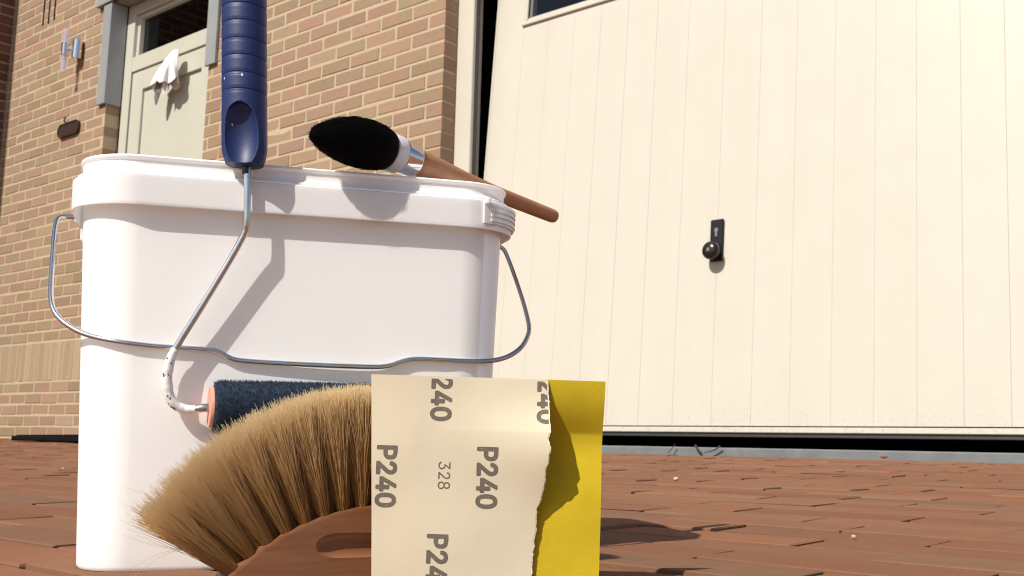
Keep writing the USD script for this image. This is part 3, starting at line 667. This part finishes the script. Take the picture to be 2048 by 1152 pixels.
obj('sleeve_core', ca, M['core'], ro, smooth=40)
fr_ = np.random.default_rng(5); nf = 16000
ua = np.cross(ax, [0, 0, 1.0]); ua /= np.linalg.norm(ua); va = np.cross(ax, ua)
th = fr_.uniform(0, 2 * np.pi, nf); s = fr_.uniform(0.001, RL - 0.001, nf)
rd = np.cos(th)[:, None] * ua + np.sin(th)[:, None] * va
rb = np.where(s < 0.005, 0.0165 + (RN - 0.0165) * s / 0.005, RN)[:, None]
base = e0 + s[:, None] * ax + rd * (rb - 0.0006)
dirn = rd + fr_.normal(0, 0.35, (nf, 3)); dirn /= np.linalg.norm(dirn, axis=1, keepdims=True)
ln = fr_.uniform(0.0012, 0.0026, nf)[:, None]
curves('nap_fibre', np.stack([base, base + dirn * ln * 0.5, base + dirn * ln + fr_.normal(0, 0.0003, (nf, 3))], 1), 0.00032, 0.00014, M['nap_fibre'], sl, kind='stuff')

# grip: rings along z, a thumb dish scooped out of its front near the lower end
nz, na = 330, 120
zz = np.linspace(0.2845, 0.452, nz); aa = np.linspace(0, 2 * np.pi, na, endpoint=False)
gx0, gd0 = -0.1972, 0.7825
verts = []
for z in zz:
    t = (z - 0.2845)
    base_r = 0.01655
    if t < 0.016: base_r = 0.0128 + (0.01655 - 0.0128) * math.sin(math.pi / 2 * min(1, t / 0.016)) ** 0.75
    if t < 0.0006: base_r *= 0.6
    if z > 0.436: base_r *= math.sqrt(max(1e-4, 1 - ((z - 0.436) / 0.0162) ** 2))
    for gz in (0.3389, 0.3516, 0.3648, 0.3776, 0.3913, 0.4045, 0.4175, 0.430):
        base_r -= 0.0008 * math.exp(-((z - gz) / 0.0007) ** 2) + 0.00025 * math.exp(-((z - gz - 0.0016) / 0.0005) ** 2) + 0.0002 * math.exp(-((z - gz + 0.0018) / 0.0006) ** 2)
    xs = gx0 - 0.063 * (z - 0.2795)
    px, py = base_r * np.cos(aa), base_r * np.sin(aa)
    # dish
    ex, ez = px / 0.0137, (z - 0.3043) / 0.0246
    q = 1 - ex ** 2 - ez ** 2
    front_ = (py < 0) & (q > 0)
    dish = -base_r * 0.62 + 0.0
    target = -0.0135 + 0.0085 * np.clip(q, 0, 1) ** 0.75 - 0.010 * max(0, (z - 0.3043)) * 0 
    py = np.where(front_, np.maximum(py, np.minimum(target, 0.002)), py)
    verts.append(np.c_[xs + px, gd0 + py * 0.94, np.full(na, z)] - O)
obj('grip', fix(loft(verts)), M['blue_grip'], ro, smooth=35)
obj('ferrule', fix(tube(np.array([(-0.1962, 0.7825, 0.2790), (-0.1962, 0.7825, 0.2793), (-0.1965, 0.7825, 0.2855)]) - O, [0.0020, 0.0030, 0.0032], 20)), M['black_plastic'], ro, smooth=40)

# round paint brush on the lid --------------------------------------
fA, fB = np.array([-0.0966, 0.842, 0.3110]), np.array([-0.0772, 0.8635, 0.3095])
pbO = np.array([-0.0888, 0.842, 0.2935])
pb = staged('round_paintbrush', 'round black-bristled paintbrush with wooden handle lying across the bucket lid', 'paintbrush', *pbO)
tipH = np.array([0.0385, 0.976, 0.2945])
f0 = np.array([-0.0998, 0.8298, 0.3122])
hd_ = (tipH - f0) / np.linalg.norm(tipH - f0); HL = np.linalg.norm(tipH - f0)
def along(t): return f0 + hd_ * t - pbO
obj('binding', fix(revolve([along(t) for t in (0.0, 0.0004, 0.002, 0.010, 0.0118, 0.012)], [0.0135, 0.0146, 0.0152, 0.0150, 0.0140, 0.012], 56)), M['string'], pb, smooth=40)
obj('ferrule', fix(revolve([along(t) for t in (0.0121, 0.0125, 0.0135, 0.026, 0.0275, 0.0278)], [0.0120, 0.0132, 0.0138, 0.0138, 0.0132, 0.0115], 56)), M['chrome'], pb, smooth=40)
ts = np.linspace(0.0279, HL, 60); rr_ = np.interp(ts, [0.0279, 0.034, 0.055, 0.085, 0.12, HL - 0.004, HL], [0.0112, 0.0112, 0.0100, 0.0080, 0.0066, 0.0062, 0.0062])
e_ = ts > HL - 0.0052; rr_[e_] = 0.0062 * np.sqrt(np.clip(1 - ((ts[e_] - (HL - 0.0052)) / 0.0053) ** 2, 0.002, 1))
obj('handle', fix(revolve([along(t) for t in ts], rr_, 40)), M['wood_handle'], pb, smooth=50)
fr_ = np.random.default_rng(6)
u1 = np.cross(hd_, [0, 0, 1.0]); u1 /= np.linalg.norm(u1); u2 = np.cross(u1, hd_)
BLn = 0.0715
prof_t = np.array([0, 0.12, 0.3, 0.5, 0.7, 0.85, 0.95, 1.0]); prof_r = np.array([0.0145, 0.0164, 0.0176, 0.0168, 0.0136, 0.0096, 0.0060, 0.0030])
def bcent(t):                          # the head droops a little towards its tip
    t = np.asarray(t, float)[..., None]
    return f0 - pbO - hd_ * BLn * t + np.array([0, 0, -0.0085]) * t ** 1.6
tt = np.linspace(0.0, 0.985, 36)
obj('bristle_core', fix(tube(bcent(tt), np.interp(tt, prof_t, prof_r) * 0.93, 44)), M['bristle_black'], pb, smooth=60)
nb = 9000
ph = fr_.uniform(0, 2 * np.pi, nb); rho = 0.80 + 0.24 * fr_.uniform(0, 1, nb) ** 0.6
t1 = 1 - fr_.uniform(0, 1, nb) ** 1.3 * 0.85
ks = np.linspace(0, 1, 7); P = []
for i, k_ in enumerate(ks):
    tq = 0.02 + (t1 - 0.02) * k_
    rq = np.interp(tq, prof_t, prof_r) * rho * (1 + 0.03 * k_)
    P.append(bcent(tq) + rq[:, None] * (np.cos(ph)[:, None] * u1 + np.sin(ph)[:, None] * u2) + fr_.normal(0, 0.00022, (nb, 3)) * (1 + 2.8 * k_))
curves('bristle', np.stack(P, 1), 0.00030, 0.00016, M['bristle_dark'], pb, kind='stuff')

# curved dusting brush ----------------------------------------------
# stands on its straight edge, its right end turned back towards the bucket
BYAW = YAW + math.radians(32.0)
br = thing('dusting_brush', 'curved wooden dusting brush with fanned tan bristles standing before the bucket', 'brush', ST(-0.105, 0.757, 0.0), BYAW)
BCX, BCZ, BR, TR, TK = 0.0314, -0.1191, 0.1645, 0.2455, 0.027
t0, t1_ = -43.5, 43.5
def arcp(t, r): return (BCX + r * math.sin(math.radians(t)), BCZ + r * math.cos(math.radians(t)))
arc = [arcp(t, BR) for t in np.linspace(t0, t1_, 70)]
base_z = lambda x: -0.0052 + 0.0300 * x
bot = [(arc[-1][0] + 0.001, base_z(0.145) + 0.001), (arc[-1][0] - 0.004, base_z(0.14)), (arc[0][0] + 0.004, base_z(-0.078)), (arc[0][0] - 0.001, base_z(-0.082) + 0.001)]
poly = Polygon(arc + bot).buffer(-0.0012).buffer(0.0012)
def slab(pl, y0, y1):
    m = trimesh.creation.extrude_polygon(pl, y1 - y0, engine='earcut'); m.vertices = np.c_[m.vertices[:, 0], y1 - m.vertices[:, 2], m.vertices[:, 1]]; return m
def man(m):
    m = m.copy(); m.merge_vertices(); trimesh.repair.fix_normals(m)
    return m3.Manifold(m3.Mesh(vert_properties=np.asarray(m.vertices, np.float32), tri_verts=np.asarray(m.faces, np.uint32)))
def slices(e): return man(slab(poly.buffer(-e), e, TK - e))
# rounded-over edges: full outline in the middle, stepped in towards both faces
blk = man(slab(poly, 0.0018, TK - 0.0018)) + man(slab(poly.buffer(-0.0005), 0.0008, TK - 0.0008)) + man(slab(poly.buffer(-0.0011), 0.0003, TK - 0.0003)) + man(slab(poly.buffer(-0.0018), 0.0, TK))
blk = blk - m3.Manifold.batch_hull([m3.Manifold.sphere(1.0, 48).scale([0.016, 0.0036, 0.0082]).translate([x_, -0.0004, 0.0186]) for x_ in (-0.008, 0.070)])
TUFT = np.linspace(-41.2, 41.2, 18)
ROWS = (0.0062, 0.0135, 0.0208)
for t in TUFT:
    for yy in ROWS:
        c_ = arcp(t, BR + 0.0026)
        blk = blk - m3.Manifold.sphere(0.0052, 20).translate([c_[0], yy, c_[1]])
obj('wooden_block', tri(blk), M['beech'], br, smooth=30)
fr_ = np.random.default_rng(9)
for t in TUFT:
    for row_, yy in enumerate(ROWS):
        ns = 600
        th_ = t + (2.42 if row_ == 1 and t < 41 else 0.0)
        a0 = math.radians(th_)
        rdv = np.array([math.sin(a0), 0, math.cos(a0)]); tgv = np.array([math.cos(a0), 0, -math.sin(a0)])
        rr0 = np.sqrt(fr_.uniform(0, 1, ns)); pa = fr_.uniform(0, 2 * np.pi, ns)
        la, lb = rr0 * np.cos(pa), rr0 * np.sin(pa)
        b0 = np.array([BCX, yy, BCZ]) + rdv * (BR - 0.002)
        base = b0 + 0.0040 * la[:, None] * tgv + 0.0040 * lb[:, None] * np.array([0, 1.0, 0])
        fan = math.copysign(12.0 * (max(0.0, abs(t) - 8.0) / 33.2) ** 2, t)
        spread = la * 3.4 + fr_.normal(0, 2.4, ns) + fan
        dr = np.radians(th_ + spread)
        dv = np.c_[np.sin(dr), np.zeros(ns), np.cos(dr)]
        dv[:, 1] = (yy - 0.0135) * 6.0 + lb * 0.06 + np.clip(fr_.normal(0, 0.035, ns), -0.07, 0.07)
        L = (TR - BR + 0.002) * (1.0 + fr_.normal(0, 0.026, ns) - np.abs(fr_.normal(0, 0.05, ns)))
        L *= 1 - 0.0165 * abs(fan) * np.clip(1 + fr_.normal(0, 0.25, ns), 0.3, 1.8)
        bend = np.radians(fr_.normal(0, 5.0, ns)); pts = []
        side = np.c_[np.cos(dr), np.zeros(ns), -np.sin(dr)]
        wob = fr_.normal(0, 0.00045, (ns, 3))
        for k_ in np.linspace(0, 1, 7):
            pts.append(base + dv * (L * k_)[:, None] + side * (L * bend * k_ ** 2)[:, None] * 0.6 + wob * math.sin(5 * k_) + fr_.normal(0, 0.00018, (ns, 3)) * k_)
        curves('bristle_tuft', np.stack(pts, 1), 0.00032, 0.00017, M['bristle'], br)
# a few stray hairs at the lower left
stray = []
for (x0, z0, x1, z1, sag) in ((-0.085, 0.012, -0.142, -0.004, 0.012), (-0.087, 0.014, -0.139, 0.006, 0.007), (-0.09, 0.018, -0.145, 0.027, -0.004), (-0.092, 0.022, -0.147, 0.036, -0.004), (-0.095, 0.03, -0.149, 0.047, -0.002), (-0.10, 0.035, -0.147, 0.056, 0.002)):
    s_ = np.linspace(0, 1, 6); stray.append(np.c_[x0 + (x1 - x0) * s_, np.full(6, 0.012) + 0.004 * s_, z0 + (z1 - z0) * s_ + sag * np.sin(np.pi * s_)])
curves('stray_hair', np.array(stray), 0.00026, 0.00014, M['bristle'], br)

# sandpaper ---------------------------------------------------------
SD = 0.728
spO = np.array([-0.012, SD, 0.0])
tear = [(0.0247, 0.1316), (0.0251, 0.1246), (0.0256, 0.1163), (0.0261, 0.107), (0.0267, 0.0965), (0.0252, 0.0924), (0.027, 0.0861), (0.0259, 0.0803), (0.0258, 0.0768), (0.0241, 0.0721), (0.0243, 0.0675), (0.0237, 0.0629), (0.0225, 0.0572), (0.0211, 0.0514), (0.0192, 0.0468), (0.0192, 0.0428), (0.0188, 0.0388), (0.0192, 0.0343), (0.0178, 0.0263), (0.0177, 0.0218), (0.0172, 0.0161), (0.0168, 0.0094), (0.0169, 0.0049), (0.0163, -0.0002)]
tear = np.array(tear)
tr_ = np.random.default_rng(4)
tz = np.linspace(0.1316, -0.0040, 150)
tx = np.interp(-tz, -tear[:, 1], tear[:, 0]) + 0.0007 * (meshkit.fbm(np.c_[tz * 420, tz * 0, tz * 0], 4, 2) - 0.5)
def left_x(z): return -0.0918 + (0.1323 - z) * (0.0058 / 0.1302)
def top_z(x): return 0.1323 - (x + 0.0918) * (0.0010 / 0.1555)
def bow(z): return np.exp(-((np.asarray(z, float) - 0.088) / 0.029) ** 2) * np.clip((0.1325 - np.asarray(z, float)) / 0.036, 0, 1) ** 1.15
def bulge(x, z):
    """how far the cream sheet stands off the yellow one: it lifts along its torn edge"""
    x, z = np.asarray(x, float), np.asarray(z, float)
    g = 0.0030 * np.clip((0.1325 - z) / 0.03, 0, 1) + 0.0125 * bow(z)
    u = np.clip((x + 0.055) / 0.08, 0, 1.2)
    return g * u ** 1.6
def wavy(x, z):
    x, z = np.asarray(x, float), np.asarray(z, float)
    return 0.0009 * np.sin(x * 75 + z * 30) + 0.0004 * np.sin(z * 85 - x * 40 + 1.0) + 0.002 * ((x + 0.012) / 0.08) ** 2
def cream_y(x, z): return SD - bulge(x, z) + wavy(x, z)
cp = staged('cream_sandpaper', 'torn cream sandpaper sheet printed P240 standing upright in front', 'sandpaper', *spO)
nr_, nc = 150, 70
G_ = []
for j in range(nr_):
    z = tz[j]
    xs = left_x(z) + (tx[j] - left_x(z)) * np.linspace(0, 1, nc)
    zs = z + (top_z(xs) - 0.1316 - 0.0004) * np.clip((z - 0.12) / 0.0116, 0, 1)
    G_.append(np.c_[xs, cream_y(xs, zs), zs])
G_ = np.array(G_)
def sheet_mesh(G_, th_):
    r_n, c_n = G_.shape[:2]
    F_ = G_.reshape(-1, 3); B_ = F_ + [0, th_, 0]
    f = []
    idx = np.arange(r_n * c_n).reshape(r_n, c_n); N_ = r_n * c_n
    a_, b_, c_, d_ = idx[:-1, :-1].ravel(), idx[:-1, 1:].ravel(), idx[1:, 1:].ravel(), idx[1:, :-1].ravel()
    f += [np.c_[a_, d_, c_], np.c_[a_, c_, b_], np.c_[a_, c_, d_] + N_, np.c_[a_, b_, c_] + N_]
    for e in (idx[0], idx[:, -1], idx[-1][::-1], idx[:, 0][::-1]):
        p, q = e[:-1], e[1:]
        f += [np.c_[p, q, q + N_], np.c_[p, q + N_, p + N_]]
    return fix(trimesh.Trimesh(np.vstack([F_, B_]), np.vstack(f), process=False))
cm_ = sheet_mesh(G_, 0.0002); cm_.vertices -= spO
obj('sheet', cm_, M['cream_paper'], cp, smooth=50)
# frayed strip along the tear
fz = np.linspace(0.1310, 0.0, 220); fx = np.interp(-fz, -tz, tx)
fj = 0.0004 + 0.0009 * meshkit.fbm(np.c_[fz * 600, fz * 0, fz * 0], 3, 8)
Gf_ = np.stack([np.c_[fx + w_ * fj - 0.0002, cream_y(fx, fz) + 0.00010 + 0.0002 * w_, fz] for w_ in (0, 0.5, 1.0)], 1)
fm = sheet_mesh(Gf_, 0.00012); fm.vertices -= spO
obj('torn_edge', fm, M['torn_fibre'], cp)
tearpoly = man(slab(Polygon([(-0.2, -0.05), (-0.2, 0.1306)] + [(x_, z_ - 0.0) for x_, z_ in zip(tx - 0.0003, tz) if z_ < 0.1306] + [(0.016, -0.05)]).buffer(0), -1, 1))
def printed(text, x0, z0, h, length, bold=True, clip=False):
    m = meshkit.text_mesh(text, 1.0, 0.2, bold=bold)
    if bold:                       # heavier strokes, as in the print
        topf = m.triangles[(m.face_normals[:, 2] > 0.9)]
        shp = unary_union([Polygon(q[:, :2]).buffer(1e-5) for q in topf]).buffer(0.030).simplify(0.004)
        m = cat([trimesh.creation.extrude_polygon(g_, 0.2, engine='earcut') for g_ in getattr(shp, 'geoms', [shp])])
    b = m.bounds; 
    v = m.vertices.copy(); v[:, 0] = (v[:, 0] - b[0, 0]) / (b[1, 0] - b[0, 0]) * length; v[:, 1] = v[:, 1] * h
    m = trimesh.Trimesh(np.c_[v[:, 1] + x0, -v[:, 2] * 0.0005, z0 - v[:, 0]], m.faces, process=False)
    if clip or z0 > 0.1306 or z0 - length < 0.004:
        pieces = []
        for q in m.split(only_watertight=False):
            q = tri(man(q) ^ tearpoly)
            if len(q.faces): pieces.append(q)
        m = cat(pieces)
    m = m.subdivide_to_size(0.004, max_iter=20) if hasattr(m, 'subdivide_to_size') else m
    fr0 = m.vertices[:, 1] < -0.00004
    v = m.vertices
    m.vertices = np.c_[v[:, 0] + (0.0 if True else 0), cream_y(v[:, 0], v[:, 2]) - np.where(fr0, 0.00012, -0.0001), v[:, 2]] - spO
    obj('printed_text', m, M['print'], cp)
printed('P240', -0.0853, 0.0857, 0.0124, 0.0402)
printed('P240', -0.0194, 0.0862, 0.0126, 0.0398)
printed('P240', -0.0509, 0.1422, 0.0126, 0.0400)
printed('328', -0.0450, 0.0759, 0.0078, 0.0176, bold=False)
printed('P240', -0.0503, 0.0296, 0.0126, 0.0300 + 0.0100)
printed('P240', 0.0190, 0.1418, 0.0122, 0.0400, clip=True)
# the little glue flake at the top edge
ys = staged('yellow_sandpaper', 'bright yellow sandpaper sheet standing behind the torn cream sheet', 'sandpaper', 0.02, SD + 0.002, 0.0)
ysO = np.array([0.02, SD + 0.002, 0.0])
rows_ = np.linspace(0, 1, 110); cols_ = np.linspace(0, 1, 40); Gy = []
for t in rows_:
    z = 0.1312 * (1 - t) - 0.0036 * t
    xl, xr = -0.060 + 0.002 * t, 0.0637 - 0.0031 * t
    xs = xl + (xr - xl) * cols_; zz_ = np.full(40, z) + (top_z(xs) - 0.1312 - 0.0003) * (1 - t)
    Gy.append(np.c_[xs, SD + 0.0012 + 0.0125 * bow(zz_) * (1 - 0.2 * np.clip((xs - 0.03) / 0.035, 0, 1)) * np.clip((xs + 0.07) / 0.07, 0, 1) + wavy(xs, zz_) * 0.9 + 0.0015 * np.clip((xs - 0.02) / 0.04, 0, 1) ** 2 * np.sin(zz_ * 30), zz_])
ym = sheet_mesh(np.array(Gy), 0.0006); ym.vertices -= ysO
obj('sheet', ym, M['yellow_grit'], ys, smooth=50)

# ------------------------------------------------------------------ small litter on the drive
def lump(r, seed, sq=0.7):
    m = trimesh.creation.icosphere(2, 1.0); v = m.vertices
    v = v * (1 + 0.35 * (meshkit.noise(v * 1.7 + 5, seed)[:, None] - 0.5)) * [r, r * 0.85, r * sq]
    return trimesh.Trimesh(v, m.faces, process=False)
for (x, y, r, lab) in ((-1.163, -1.627, 0.0055, 'small pale pebble on the drive just right of the yellow sandpaper'), (-0.447, -2.446, 0.0024, 'tiny white pebble in a paver joint at the lower right of the drive'), (-2.44, -2.20, 0.0035, 'small pale pebble on the drive left of the bucket')):
    t = lump(r, int(r * 1e4)); t.apply_translation([x, y, ground(y) + r * 0.55]); obj('pebble', t, M['pebble'], smooth=True, label=lab, cat='pebble')
def twig(x, y, z, pts, lab, r=0.003):
    t = fix(tube(smooth_path(np.array(pts) + [x, y, z], 14), np.linspace(r, r * 0.5, 14), 7)); obj('dry_twig', t, M['twig'], smooth=60, label=lab, cat='twig')
zt = ground(0.02)
twig(-2.115, 0.032, zt + 0.006, [(-0.02, 0, 0.03), (-0.005, 0, 0.01), (0.01, 0, 0.0)], 'short thick dark twig leaning on the garage sill below the lock', 0.005)
twig(-2.065, 0.030, zt + 0.006, [(0.035, 0, 0.028), (0.01, 0, 0.012), (-0.03, -0.002, 0.003)], 'thin curved twig leaning on the garage sill beside the thick twig')
twig(-2.24, 0.030, zt + 0.006, [(0.02, 0, 0.032), (0.005, 0, 0.012), (-0.01, 0, 0.0)], 'thin straight twig on the garage sill near the yellow sandpaper', 0.0022)
lf = lump(0.012, 8, 0.4); lf.apply_translation([-1.43, 0.025, ground(0.02) + 0.008]); obj('fallen_leaf', lf, M['leaf'], smooth=True, label='small red fallen leaf at the foot of the garage sill', cat='leaf')
